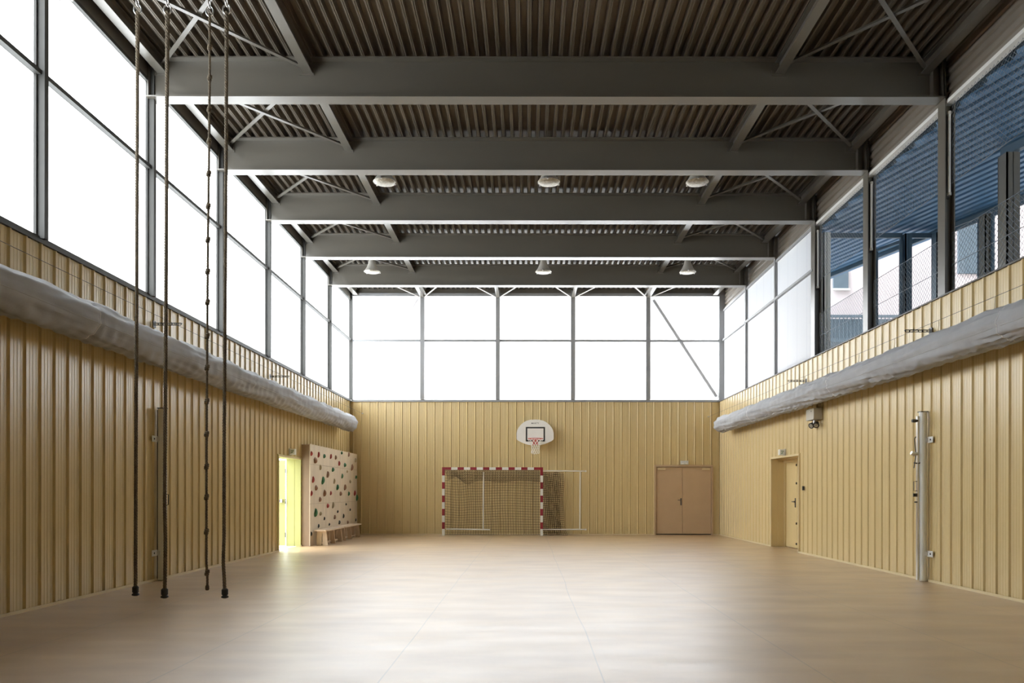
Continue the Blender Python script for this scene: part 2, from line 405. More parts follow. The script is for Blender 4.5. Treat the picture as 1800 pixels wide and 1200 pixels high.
# ------------------------------------------------------------------ roof beams, purlins, braces
ZB = 7.11
for i, y in enumerate(BY):
    k = i-5
    if i < 4: continue
    w = MB(); x0, x1 = XL-.02, 6.09
    w.box(x0, x1, y-.112, y+.112, ZB, ZB+.019).box(x0, x1, y-.112, y+.112, ZD-.021, ZD-.002).box(x0, x1, y-.006, y+.006, ZB+.019, ZD-.021)
    for xs in (x1-.16, x1-.02, x0+.02):
        w.box(xs-.008, xs+.008, y-.10, y+.10, ZB+.019, ZD-.021)
    if k >= 0: lab = 'deep grey steel roof beam spanning the hall, '+('nearest the camera' if k == 0 else ordn[k]+' from the camera')
    else: lab = 'grey steel roof beam above the camera, just outside the picture'
    if i == 4: lab = 'grey steel roof beam just above the picture, carrying the climbing ropes'
    w.build('roof_beam', 'steel', label=lab, cat='beam', group='steel roof beams')
PXS = [('along the left windows', -5.47, -5.33), ('left of centre', -3.32, -3.18), ('right of centre', 3.64, 3.78), ('along the right wall', 5.78, 5.92)]
bayname = {4: 'in front of the nearest seen beam', 5: 'between the first and second beams', 6: 'between the second and third beams', 7: 'between the third and fourth beams',
           8: 'between the fourth and fifth beams', 9: 'between the last beam and the end wall'}
for i in range(4, 10):
    y0 = BY[i]+.007; y1 = (BY[i+1]-.007) if i < 9 else YB-.02
    for n_, a, b in PXS:
        w = MB(); w.box(a, b, y0, y1, 7.50, 7.515).box(a, b, y0, y1, ZD-.035, ZD-.024).box((a+b)/2-.006, (a+b)/2+.006, y0, y1, 7.515, ZD-.035)
        if i < 9: w.box(a-.05, b+.02, y1-.015, y1, 7.47, 7.56)
        w.build('roof_purlin', 'steel', label='grey steel roof purlin %s, %s' % (n_, bayname[i]), cat='purlin', group='roof purlins')
    for side, xa, xb in (('left', -5.33, -3.32), ('right', 3.78, 5.78)):
        if i == 9: continue
        root = empty('cross_brace', ((xa+xb)/2, (y0+y1)/2, 7.53), 'crossed steel angle brace under the deck, %s side, %s' % (side, bayname[i]), 'brace', 'roof cross braces')
        for (p, q, z) in (((xa, y0+.12), (xb, y1-.12), 7.54), ((xb, y0+.12), (xa, y1-.12), 7.58)):
            m = MB(); m.bar((*p, z), (*q, z), .06, .008); m.bar((p[0], p[1], z+.02), (q[0], q[1], z+.02), .008, .04)
            m.tube([(p[0], p[1], z-.02), (p[0], p[1], z+.05)], .012, 6); m.tube([(q[0], q[1], z-.02), (q[0], q[1], z+.05)], .012, 6)
            m.build('brace_angle', 'steel', root)
# last bay: short purlins to every end-wall post with small braces
for n_, x in zip(names, BX[1:-1]):
    root = empty('end_strut', (x, 22., 7.5), 'short roof strut with braces over the end glazing, '+n_+' of four', 'strut', 'struts over the end glazing')
    if n_ in ('second from the left', 'second from the right') or True:
        MB().box(x-.05, x+.05, BY[9]+.12, YB-.08, 7.42, 7.49).build('strut', 'steel', root)
    for sgn in (-1, 1):
        MB().bar((x+sgn*.08, YB-.12, 7.44), (x+sgn*1.1, BY[9]+.15, 7.44), .05, .01).build('brace_angle', 'taupe', root)

# ------------------------------------------------------------------ hanging lamps
def lamp():
    root = empty('high_bay_lamp', (0, 0, 0), 'x', 'lamp', 'high bay lamps under the roof')
    sh = MB().lathe([(.07, .33), (.085, .30), (.10, .22), (.15, .10), (.205, .015), (.218, .0), (.212, .0), (.195, .02), (.14, .11), (.09, .22), (.07, .28)], (0, 0, 0), n=32)
    sh.build('lamp_shade', 'lampgrey', root, smooth=True)
    ln = MB().lathe([(.206, .012), (.208, .004), (.19, -.012), (.12, -.026), (.04, -.032), (.001, -.033)], (0, 0, 0), n=32); ln.build('lamp_lens', 'lens', root, smooth=True)
    MB().lathe([(.06, .33), (.062, .40), (.04, .42), (.012, .425), (.012, .46)], (0, 0, 0), n=16).build('lamp_housing', 'lampgrey', root, smooth=True)
    for k in range(3):
        a = k*2*PI/3+.4; c = MB(); c.box(.212*math.cos(a)-.012, .212*math.cos(a)+.012, .212*math.sin(a)-.012, .212*math.sin(a)+.012, -.015, .03); c.build('clip', 'chrome', root)
    return root
L0 = lamp(); first = True
for x, y, z, lab in ((-2.74, 14.1, 7.235, 'grey bell lamp behind the second roof beam, left of its row of three'),
                     (.39, 14.1, 7.235, 'grey bell lamp behind the second roof beam, middle of its row of three'),
                     (3.22, 14.1, 7.235, 'grey bell lamp behind the second roof beam, right of its row of three'),
                     (-4.20, 19.9, 7.255, 'far grey bell lamp behind the fourth roof beam, leftmost of its row'),
                     (.41, 19.8, 7.225, 'far grey bell lamp behind the fourth roof beam, above the basketball board'),
                     (4.27, 19.8, 7.225, 'far grey bell lamp behind the fourth roof beam, rightmost of its row')):
    if first: L0.location = (x, y, z); L0['label'] = lab; first = False
    else: dup(L0, (x, y, z), lab)

# fluorescent tubes in the columns of the right wall
def tube_light():
    root = empty('tube_light', (0, 0, 0), 'x', 'light', 'tube lights in the right columns')
    MB().box(-.03, .03, .035, .06, 0, 1.28).build('housing', 'frame', root)
    MB().tube([(0, 0, .05), (0, 0, 1.23)], .022, 12).build('tube', 'white', root, smooth=True)
    for z in (.03, 1.22): MB().lathe([(.03, 0), (.03, .04)], (0, 0, z), n=14).build('end_cap', 'lampgrey', root, smooth=True).location
    return root
T0 = tube_light(); T0.location = (6.175, BY[5]-.068, 5.66); T0['label'] = 'vertical white tube light in the nearest right hand column'
dup(T0, (6.175, BY[6]-.068, 5.66), 'vertical white tube light in the second right hand column')
dup(T0, (6.175, BY[7]-.068, 5.66), 'vertical tube light in the right column beside the translucent panes')

# ------------------------------------------------------------------ textile ducts
def duct(X, Z, r, y0, y1, seed, name_label, hangside):
    root = empty('fabric_air_duct', (X, (y0+y1)/2, Z-r), name_label, 'air duct', 'fabric air ducts')
    n, m = 56, int((y1-y0)/.045); mb = MB(); rows = []
    inner = -1 if X > 0 else 1      # towards the room
    for i in range(m+1):
        t = i/m; y = y0+(y1-y0)*t
        u = (y1-y)
        rs = r
        if u < r*.9: rs = r*max(.06, math.sqrt(max(0, 1-((r*.9-u)/(r*.9))**2)))
        ring = []
        hang = .5+.5*math.cos(2*PI*(y-.37)/1.23)
        for k in range(n):
            a = 2*PI*k/n; ca, sa = math.cos(a), math.sin(a)
            # fabric folds: hanging swags from the wire above, cross folds below
            up = max(0, sa)
            p = Vector((ca*2.2, y*1.1+ca*.8*seed, sa*2.2+seed))
            d = .030*noise.noise(p*1.3)
            q = Vector((ca*1.5+seed, y*5.5+abs(ca)*2.6, sa*1.2))
            d += .013*noise.noise(q)
            fold = math.sin(y*26+3.0*math.cos(a*1.0)+4*noise.noise(Vector((y*.9, ca, seed))))
            d += .007*fold*(.35+max(0, -sa))
            d -= up**3*.020*(1-hang)
            d += up**14*.022*hang
            if abs(((y-y0) % 4.92)-2.2) < .03: d -= .012
            rr = rs+d*(rs/r)
            # slight flat on the underside with a seam ridge
            ring.append((X+ca*rr, y, Z+sa*rr*(.98 if sa < 0 else 1.)))
        rows.append(ring)
    vs = [v for ring in rows for v in ring]
    fs = [(i*n+k, i*n+(k+1) % n, (i+1)*n+(k+1) % n, (i+1)*n+k) for i in range(m) for k in range(n)]
    fs.append(tuple(range(n))); fs.append(tuple(m*n+k for k in range(n)))
    mb.add(vs, fs); mb.build('duct_fabric', 'duct', root, smooth=True)
    # lengthwise seam and ring seams, following the same surface
    kk = int(n*(.5-.5*inner*1)) % n
    ks = int(round((n*.97) if inner > 0 else (n*.53))) % n
    ks = (ks if inner > 0 else ks)
    sm = MB(); sm.tube([Vector(rows[i][ks])+Vector((inner*.002, 0, -.001)) for i in range(0, m-8, 2)], .0045, 5)
    sm.build('lengthwise_seam', 'seam', root)
    for yj in [y0+2.2+4.92*j for j in range(8)]:
        i = int((yj-y0)/(y1-y0)*m)
        if 0 < i < m-6:
            MB().tube(rows[i], .006, 5, closed=True).build('ring_seam', 'lighttrim', root)
    return root
dl = duct(-5.20, 3.335, .238, 1.5, 21.75, 1.7, 'grey fabric air duct hanging along the left wall behind the ropes', 1)
dr = duct(5.665, 3.31, .226, 1.5, 21.85, 5.1, 'grey fabric air duct hanging along the right wall', 1)
for side, X, Zw, rr in (('left', -5.20, 3.80, .238), ('right', 5.665, 3.71, .226)):
    root = dl if side == 'left' else dr
    MB().tube([(X, 1.4, Zw), (X, YB-.01, Zw)], .0035, 5).build('suspension_wire', 'dark', root)
    zt = (3.335 if side == 'left' else 3.31)+rr-.01
    y = 2.83
    while y < 21.6:
        MB().tube([(X, y, Zw+.006), (X+.006, y, Zw-.04), (X-.004, y+.005, zt)], .005, 5).build('hook', 'cream', root); y += 1.23
    MB().lathe([(.02, -.05), (.02, 0)], (X, YB, Zw), axis='y', n=10).build('wall_anchor', 'chrome', root, smooth=True)
def bracket(X0, X1, y, z, lab, grp):
    w = MB(); a, b = sorted((X0, X1)); n = 6
    w.box(a, b, y-.02, y-.016, z+.028, z+.04).box(a, b, y-.02, y-.016, z, z+.012)
    w.box(a, b, y-.016, y+.02, z+.034, z+.04)
    for i in range(n+1):
        xx = a+(b-a)*i/n; w.box(xx-.008, xx+.008, y-.02, y-.016, z+.012, z+.028)
    w.box(a if X0 == a else b-.006, (a+.006) if X0 == a else b, y-.04, y+.04, z-.03, z+.07)
    w.build('duct_bracket', 'dark', label=lab, cat='bracket', group=grp)
bracket(XL, -5.16, BY[5]+.1, 3.806, 'black slotted bracket over the left air duct, nearer of two', 'slotted duct brackets')
bracket(XL, -5.16, BY[7]+.15, 3.806, 'black slotted bracket over the left air duct, farther of two', 'slotted duct brackets')
bracket(XR, 5.61, BY[5]+.1, 3.716, 'black slotted bracket over the right air duct, nearer of two', 'slotted duct brackets')
bracket(XR, 5.61, BY[7]+.12, 3.716, 'black slotted bracket over the right air duct, farther of two', 'slotted duct brackets')

# ------------------------------------------------------------------ doors
# left: recessed opening, leaf swung outwards
d1 = empty('door_1', (XL, (LD0+LD1)/2, 0), kind='structure')
w = MB(); D = .36
w.sheet([(XL-.005, 0), (XL-.14, 0), (XL-.145, .006), (XL-.155, .006), (XL-.16, 0), (XL-D, 0)], lambda a, b, t: (a, LD1-.006+b, t), 0, LDZ-.003)
w.box(XL-D, XL-.002, LD1+.002, LD1+.05, 0, LDZ).box(XL-D, XL-.002, LD0-.05, LD0, 0, LDZ).box(XL-D, XL-.002, LD0-.05, LD1+.05, LDZ-.004, LDZ+.05)
w.build('door_reveal', 'lemon', d1)
struct(MB().box(XL-.9, XL-.06, LD0-.3, LD1+.3, -.13, -.01), 'threshold_outside', 'concrete')
f = MB(); f.box(XL, XL+.012, LD0-.035, LD0, 0, LDZ+.035).box(XL, XL+.012, LD0, LD1, LDZ, LDZ+.035).build('door_frame', 'cream', d1)
lf = MB().box(XL-D-.92, XL-D-.024, LD1-.03, LD1+.012, .02, LDZ-.02).build('door_leaf', 'lemon', d1)
h = MB()
for z in (.28, 1.1, 1.85): h.tube([(XL-D-.018, LD1-.02, z-.06), (XL-D-.018, LD1-.02, z+.06)], .012, 8)
h.build('hinge', 'dark', lf)
h = MB(); h.box(XL-D-.90, XL-D-.12, LD1-.10, LD1-.06, 1.09, 1.14); pb = h.build('push_bar', 'dark', lf); MB().box(XL-D-.13, XL-D-.07, LD1-.10, LD1-.03, 1.075, 1.155).build('bar_end', 'white', pb)
# right door
d2 = empty('door_2', (XR, (RD0+RD1)/2, 0), kind='structure')
w = MB()
w.box(XR+.002, XR+.15, RD1-.005, RD1+.05, 0, RDZ).box(XR+.15, XR+.34, RD1-.02, RD1+.05, 0, RDZ).box(XR+.002, XR+.34, RD0-.05, RD0+.005, 0, RDZ)
w.box(XR+.002, XR+.15, RD0-.05, RD1+.05, RDZ-.005, RDZ+.05).box(XR+.15, XR+.36, RD0-.05, RD1+.05, RDZ-.03, RDZ+.05)
w.box(XR+.30, XR+.36, RD1-.07, RD1-.02, 0, RDZ-.03).box(XR+.29, XR+.36, RD0, RD1-.02, RDZ-.1, RDZ-.03)
w.build('door_reveal', 'yellow', d2)
w = MB().box(XR-.014, XR, RD1, RD1+.03, 0, RDZ+.03).box(XR-.014, XR, RD0-.03, RD0, 0, RDZ+.03).box(XR-.014, XR, RD0, RD1, RDZ, RDZ+.03); w.build('door_frame', 'cream', d2)
lf = MB().box(XR+.34, XR+.385, 17.42, RD1-.07, .02, RDZ-.1).build('door_leaf', 'yellow', d2)
h = MB().box(XR+.325, XR+.34, 17.50, 17.54, .98, 1.2).box(XR+.30, XR+.34, 17.51, 17.53, 1.10, 1.13).box(XR+.295, XR+.31, 17.51, 17.66, 1.10, 1.125); h.build('door_handle', 'dark', lf)
h = MB()
for z in (.12, .6, 1.55, 1.98): h.box(XR+.32, XR+.34, 17.425, 17.46, z-.025, z+.025)
h.build('bolt', 'black', lf)
MB().box(XR+.34, XR+.385, RD0, 17.405, .02, RDZ-.1).build('door_leaf', 'yellow', d2)
struct(MB().box(XR+.06, XR+.6, RD0-.2, RD1+.2, -.12, 0), 'threshold_right', 'floor')
struct(MB().box(XR+.4, XR+.43, RD0-.3, RD1+.3, 0, 2.4), 'wall_behind_door', 'yellow')
# double door in the back wall
d3 = empty('door_3', ((BD0+BD1)/2, YB, 0), kind='structure')
w = MB().box(BD0-.05, BD0, YB-.03, YB+.09, 0, BDZ+.03).box(BD1, BD1+.05, YB-.03, YB+.09, 0, BDZ+.03).box(BD0, BD1, YB-.03, YB+.09, BDZ-.03, BDZ+.03)
w.build('door_frame', 'doortan', d3)
MB().box(BD0, BD1, YB+.085, YB+.1, -.02, BDZ).build('door_stop', 'dark', d3)
mid = 4.86
for a, b, hs in ((BD0+.01, mid-.004, -1), (mid+.004, BD1-.01, 1)):
    lf = MB().box(a, b, YB+.02, YB+.065, .03, BDZ-.04).build('door_leaf', 'doortan', d3)
    cx = a+.17 if hs < 0 else b-.17
    c = MB().box(cx-.12, cx+.12, YB-.035, YB+.02, BDZ-.13, BDZ-.075).bar((cx, YB-.01, BDZ-.065), (cx+hs*.02-.14*hs, YB-.04, BDZ-.05), .02, .01); c.build('door_closer', 'cream', lf)
    hg = MB(); xh = a if hs < 0 else b
    for z in (.3, 1.05, 1.75): hg.tube([(xh, YB+.012, z-.05), (xh, YB+.012, z+.05)], .01, 6)
    hg.build('hinge', 'doortan', lf)
    if hs < 0:
        MB().box(b-.06, b-.02, YB+.008, YB+.02, .93, 1.15).box(b-.05, b-.03, YB-.03, YB+.01, 1.08, 1.10).box(b-.15, b-.03, YB-.04, YB-.025, 1.08, 1.10).build('door_handle', 'dark', lf)

# exit boxes and emergency lights
def exit_box(x, y, z, s, lab):
    root = empty('exit_sign', (x, y, z), lab, 'sign', 'exit signs over the side doors')
    MB().box(x, x+s*.13, y-.05, y+.06, z-.06, z+.075).build('housing', 'white', root, bevel=.006)
    MB().box(x-s*.0, x+s*.012, y-.07, y+.07, z-.07, z+.085).build('back_plate', 'lampgrey', root)
    m = MB(); yy = y-.0525; c = x+s*.07
    m.box(c-.042, c+.042, yy, yy+.003, z-.038, z+.05)
    m.build('sign_panel', 'white', root)
    m = MB(); m.box(c-.03, c+.02, yy-.002, yy, z+.022, z+.034).add([(c+.02, yy-.002, z+.012), (c+.04, yy-.002, z+.028), (c+.02, yy-.002, z+.044)], [(0, 1, 2)])
    m.box(c-.03, c+.01, yy-.002, yy, z-.025, z-.015).box(c-.012, c+.02, yy-.002, yy, z-.008, z+.002)
    m.build('pictogram', 'h_green', root)
exit_box(XL, 17.3, 2.265, 1, 'small white exit sign box above the open left door')
exit_box(XR, 17.3, 2.265, -1, 'small white exit sign box above the recessed right door')
x0 = (1203-VX)/56; zz = CH+(VY-812.5)/56
root = empty('emergency_light', (x0, YB, zz-.06), 'small emergency light above the double door in the end wall', 'light')
MB().box(x0-.12, x0+.12, YB-.07, YB, zz-.06, zz+.06).build('housing', 'lighttrim', root, bevel=.005)
for s in (-1, 1): MB().lathe([(.03, -.02), (.035, 0)], (x0+s*.055, YB-.07, zz-.02), axis='y', n=14).build('lamp_lens', 'white', root, smooth=True)
root = empty('emergency_floodlight', (XR, 15.28, 2.7), 'grey emergency box with two spot lamps below the right air duct', 'light')
MB().box(5.82, XR, 15.07, 15.49, 2.825, 3.06).build('housing', 'boxgrey', root, bevel=.006)
MB().lathe([(.012, -.006), (.012, 0)], (5.82, 15.20, 3.0), axis='x', n=10).build('indicator', 'black', root)
MB().tube([(5.90, 15.24, 2.83), (5.90, 15.24, 2.76)], .025, 10).build('swivel', 'chrome', root)
for yy, ax in ((15.14, Vector((-.35, -.75, -.55))), (15.34, Vector((-.8, -.45, -.4)))):
    ax.normalize(); T = Vector((0, 0, 1)).rotation_difference(ax).to_matrix()
    c = Vector((5.90, yy, 2.73))
    hd = MB().lathe([(.03, -.06), (.055, -.02), (.062, .05), (.055, .05)], c, n=18, tilt=T).build('spot_head', 'black', root, smooth=True)
    MB().lathe([(.054, .046), (.03, .054), (.001, .056)], c, n=18, tilt=T).build('lens', 'lens', hd, smooth=True)
    MB().tube([(5.90, 15.24, 2.78), c-ax*.03], .01, 6).build('spot_arm', 'black', root)
w = MB().box(XR-.03, XR, 16.05, 16.11, 1.38, 1.47).box(XR-.032, XR-.03, 16.065, 16.095, 1.41, 1.44)
w.build('call_button', 'black', label='small black button box on the wall beside the right door', cat='button')

# ------------------------------------------------------------------ wall poles
def pole(X, s, y, top, lab, square):
    root = empty('net_pole', (X, y, 0), lab, 'pole', 'net poles standing against the side walls')
    if square:
        MB().box(X-.05, X+.05, y-.05, y+.05, 0.004, top).build('post', 'polewhite', root, bevel=.012)
    else:
        MB().tube([(X, y, .004), (X, y, top)], .055, 24).build('post', 'polewhite', root, smooth=True)
    MB().box(X-.056, X+.056, y-.056, y+.056, top, top+.012).build('end_cap', 'dark', root)
    if square:
        MB().box(X-.07, X-.052, y-.03, y+.03, .02, top-.02).build('rail', 'dark', root)
        MB().tube([(X+.05, y, 1.3), (X+.09, y, 1.29), (X+.09, y, 1.14), (X+.05, y, 1.13)], .007, 6).build('loop_handle', 'dark', root)
    xi = X-s*.075
    if not square: MB().box(xi-.012, xi+.012, y-.01, y+.03, .02, top-.06).build('rail', 'chrome' if not square else 'dark', root)
    for z in (.42, 2.12):
        xw = XR-.012 if s > 0 else XL+.012
        MB().box(xw, xw-s*.006, y-.19, y-.04, z-.045, z+.045).box(xw-s*.006, X, y-.06, y-.045, z-.03, z+.03).build('wall_clip', 'white', root)
        MB().lathe([(.013, -.006), (.013, .006)], (xw-s*.006, y-.13, z), axis='x', n=8).build('bolt', 'black', root)
    if square: return root
    # winding gear: hook, crank, lever
    MB().tube([(xi, y, top-.13), (xi-s*.05, y, top-.13), (xi-s*.09, y, top-.13)], [.015, .028, .022], 10).build('pulley', 'dark', root, smooth=True)
    zc = 1.9
    MB().tube([(xi-s*.03, y, zc+.27), (xi-s*.05, y, zc+.24), (xi-s*.04, y, zc+.1), (xi-s*.03, y, zc), (xi-s*.05, y, zc-.14), (xi-s*.06, y, zc-.2)], .008, 6).build('tension_rod', 'dark', root)
    MB().tube([(xi-s*.1, y, zc+.03), (xi-s*.05, y, zc+.01), (xi, y, zc+.02)], [.028, .034, .02], 10).build('crank', 'chrome', root, smooth=True)
    MB().tube([(xi-s*.06, y, zc-.12), (xi-s*.0, y, zc-.13), (X, y-.04, zc-.11)], .01, 6).build('lever', 'dark', root)
    MB().tube([(xi-s*.01, y, 1.5), (xi-s*.06, y, 1.5), (xi-s*.06, y, 1.36), (xi-s*.01, y, 1.36)], .006, 6).build('loop_handle', 'dark', root)
    MB().box(xi-s*.07, xi-s*.01, y-.01, y+.01, 1.27, 1.32).box(xi-s*.05, xi-s*.01, y-.01, y+.01, 1.18, 1.2).build('hook', 'dark', root)
pole(5.938, 1, 11.12, 2.54, 'round white net pole with winding gear against the right wall', False)
pole(-5.495, -1, 11.12, 2.58, 'pale square net pole against the left wall behind the ropes', True)

# ------------------------------------------------------------------ climbing ropes
RY = BY[4]
def rope(pxs, r, lab, knots=(), cap=True, ztop=None):
    # pxs: list of (px, py) along the rope, read off at the rope's own distance
    k = RY/F
    P = [Vector(((px-VX)*k, RY, CH-(py-VY)*k)) for px, py in pxs]
    root = empty('knotted_rope' if knots else 'climbing_rope', P[-1], lab, 'rope', None if knots else 'smooth climbing ropes')
    # smooth the path
    pts = []
    for a, b in zip(P[:-1], P[1:]):
        n = max(1, int((a-b).length/.012))
        for i in range(n): pts.append(a.lerp(b, i/n))
    pts.append(P[-1])
    for _ in range(40):
        pts = [pts[0]]+[(pts[i-1]+pts[i]*2+pts[i+1])/4 for i in range(1, len(pts)-1)]+[pts[-1]]
    m = MB()
    for st in range(3):
        q = []
        for i, p in enumerate(pts):
            a = 2*PI*st/3+i*.012*2*PI/.095
            q.append(p+Vector((math.cos(a)*r*.48, math.sin(a)*r*.48, 0)))
        m.tube(q, r*.56, 6)
    m.build('rope_cord', 'rope', root, smooth=True)
    top = pts[0]
    # spliced top, thimble ring and hook up to the beam
    if not knots:
        sp = [pts[min(i, len(pts)-1)] for i in range(0, 44)]
        s2 = MB()
        for st in range(4):
            s2.tube([p+Vector((math.cos(i*.45+st*PI/2)*r*.8, math.sin(i*.45+st*PI/2)*r*.8, 0)) for i, p in enumerate(sp)], [r*.5*(1-.5*i/len(sp)) for i in range(len(sp))], 5)
        s2.build('splice', 'rope', root, smooth=True)
    MB().tube([top+Vector((.042*math.cos(a), 0, .03+.055*math.sin(a))) for a in [2*PI*i/20 for i in range(20)]], .008, 6, closed=True).build('thimble', 'chrome', root, smooth=True)
    MB().tube([top+Vector((0, .03*math.cos(a), .11+.04*math.sin(a))) for a in [2*PI*i/14 for i in range(14)]]
              , .008, 6, closed=True).tube([top+Vector((0, 0, .145)), Vector((top.x, RY, ZB))], .009, 6).build('shackle', 'chrome', root, smooth=True)
    MB().box(top.x-.04, top.x+.04, RY-.06, RY+.06, ZB-.012, ZB).build('mounting_plate', 'steel', root)
    for zpy in knots:
        z = CH-(zpy-VY)*k
        c = min(pts, key=lambda p: abs(p.z-z))
        kn = MB(); rr = r*.95
        for dz, ph, q in ((.020, 0, .9), (0, 1.4, 1.1), (-.020, 2.6, .9)):
            kn.tube([c+Vector((rr*q*math.cos(a)+.004*math.cos(ph), rr*q*math.sin(a), .005*math.sin(a+ph)+dz)) for a in [2*PI*i/14 for i in range(14)]], r*.95, 8, closed=True)
        kn.build('knot', 'rope', root, smooth=True)
    e = pts[-1]
    if cap:
        MB().lathe([(r*1.1, .07), (r*1.75, .055), (r*1.75, .0), (r*1.2, -.008), (r*1.9, -.02), (r*2.0, -.035), (r*.8, -.045)], e, n=14).build('end_cap', 'rubber', root, smooth=True)
    else:
        MB().lathe([(r*1.0, .05), (r*1.5, .035), (r*1.5, 0), (r*.9, -.012)], e, n=12).build('end_whipping', 'rope', root, smooth=True)
rope([(241, 22), (240.5, 200), (240, 500), (239, 800), (238.5, 980), (238.5, 1041)], .0205, 'smooth climbing rope, leftmost of the four hanging ropes')
rope([(293.5, 22), (292.5, 200), (291.5, 500), (290.5, 700), (289.5, 880), (291, 960), (290.5, 1000), (289.5, 1045)], .0215, 'smooth climbing rope hanging in front of the left net pole, second from left')
rope([(367.5, 25), (368, 80), (367, 250), (365, 420), (364, 600), (363, 800), (363, 990), (365, 1020), (364.5, 1036)], .0145,
     'thinner climbing rope tied with many knots between two smooth ropes',
     knots=(83, 138, 193, 248, 305, 363, 421, 477, 532, 591, 646, 705, 763, 820, 873, 935, 1007), cap=False)
rope([(397.5, 22), (397, 200), (395.5, 500), (394, 800), (394, 940), (392.5, 990), (394.5, 1020), (395.5, 1045)], .0205, 'smooth climbing rope, rightmost of the four hanging ropes')
for px, lab in ((103, 'left'), (126, 'right')):
    X = (px-VX)*RY/F
    c = Vector((X, RY, 6.98))
    MB().tube([c+Vector((.022*math.cos(a), 0, .035*math.sin(a))) for a in [2*PI*i/16 for i in range(16)]], .006, 6, closed=True).tube([c+Vector((0, 0, .035)), (X, RY, ZB)], .007, 6).build(
        'shackle', 'chrome', label='empty steel shackle at the top edge left of the ropes, %s of two' % lab, cat='shackle', group='empty shackles')

# ------------------------------------------------------------------ basketball board
BY_ = 22.95; k = BY_/F
def bp(zx, zy): return ((840+zx/7.5-VX)*k, CH-(700+zy/7.5-VY)*k)
root = empty('basketball_hoop', ((940.5-VX)*k, YB, 2.8), 'white fan-shaped basketball board with red rim and net on end wall', 'basketball hoop')
half = [(0, 278), (60, 281), (110, 294), (150, 314), (190, 348), (218, 384), (236, 418), (245, 455), (245, 530), (238, 545), (215, 560), (170, 583), (120, 602), (75, 612), (0, 616)]
ol = [bp(754+a, b) for a, b in half]+[bp(754-a, b) for a, b in half[1:-1][::-1]]
bd = MB().prism(ol, lambda a, b, t: (a, t, b), BY_, BY_+.04).build('backboard', 'board', root)
def rect_line(mb, x0, y0, x1, y1, w):
    (a, t), (b, u) = bp(x0, y0), bp(x1, y1); w *= k/7.5; y = BY_-.003
    mb.box(a, b, y, y+.003, t-w, t).box(a, b, y, y+.003, u, u+w).box(a, a+w, y, y+.003, u+w, t-w).box(b-w, b, y, y+.003, u+w, t-w)
m = MB(); rect_line(m, 631, 376, 884, 568, 19); m.build('target_square', 'black', bd)
tx = bpy.data.curves.new('lettering', 'FONT'); tx.body = 'MARTY'; tx.size = .062; tx.align_x = 'CENTER'; tx.extrude = .001; tx.space_character = 1.25; tx.offset = .0005
to = bpy.data.objects.new('lettering', tx); COL.objects.link(to); to.data.materials.append(M['black'])
dg = bpy.context.evaluated_depsgraph_get(); me = bpy.data.meshes.new_from_object(to.evaluated_get(dg)); bpy.data.objects.remove(to)
to = bpy.data.objects.new('lettering', me); COL.objects.link(to); to.parent = bd; to.rotation_euler = (PI/2, 0, 0)
a_, b_ = bp(754, 336); to.location = Vector((a_, BY_-.004, b_))-wloc(bd)
rx, rz = bp(757, 545)[0], 2.965; ry = BY_-.15-.225
rm = MB().tube([(rx+.225*math.cos(a), ry+.225*math.sin(a), rz) for a in [2*PI*i/36 for i in range(36)]], .0105, 8, closed=True).build('rim', 'rimred', root, smooth=True)
m = MB().bar((rx-.06, BY_, rz-.005), (rx-.05, ry+.21, rz-.005), .015, .03).bar((rx+.06, BY_, rz-.005), (rx+.05, ry+.21, rz-.005), .015, .03)
m.box(rx-.09, rx+.09, BY_-.008, BY_, rz-.17, rz+.02).bar((rx, BY_-.01, rz-.16), (rx, ry+.215, rz-.012), .03, .012).build('rim_bracket', 'rimred', root)
m = MB(); NN = 12; prof = [(.225, 0), (.21, -.06), (.175, -.13), (.14, -.2), (.118, -.27), (.115, -.34), (.125, -.41), (.13, -.455)]
for i in range(NN):
    for sg in (-1, 1):
        pts = []
        for j, (r_, h_) in enumerate(prof):
            a = 2*PI*(i+sg*j*.5)/NN; pts.append((rx+r_*math.cos(a), ry+r_*math.sin(a), rz+h_+(.02*math.sin(a*2+1) if j > 5 else 0)))
        m.tube(pts, .0055, 5)
m.build('net', 'netwhite', root)
m = MB()
for sx in (-.35, .35):
    m.box(rx+sx-.02, rx+sx+.02, BY_+.04, YB, 3.0, 3.04).box(rx+sx-.02, rx+sx+.02, BY_+.04, YB, 3.3, 3.34).box(rx+sx-.02, rx+sx+.02, BY_+.04, BY_+.07, 2.95, 3.4)
m.build('mounting_frame', 'steel', root)

# ------------------------------------------------------------------ handball goal
GY = 22.72; k = GY/F
def gx(px): return (px-VX)*k
def gz(py): return CH-(py-VY)*k
gl, gr = gx(777), gx(954.5); ztop = gz(821); T = .08
g = empty('handball_goal', ((gl+gr)/2, GY, 0), 'red and white striped handball goal with dark net against end wall', 'goal')
def striped(axis, p0, p1, c, name, nseg, first_red, red_head=0):
    m = MB(); L = p1-p0
    segs = []; p = p0
    if red_head: segs.append((p, p+red_head, 0)); p += red_head
    st = (p1-(red_head if axis == 'x' else 0)-p)/nseg
    for i in range(nseg):
        segs.append((p+i*st, p+(i+1)*st, (i+first_red) % 2))
    if red_head and axis == 'x': segs.append((p1-red_head, p1, 0))
    for a, b, mi in segs:
        if axis == 'x': m.box(a, b, GY, GY+T, c, c+T, mi)
        else: m.box(c, c+T, GY, GY+T, a, b, mi)
    return m.build(name, ['red', 'goalwhite'], g)
striped('x', gl+T, gr-T, ztop-T, 'crossbar', 13, 1, .20)
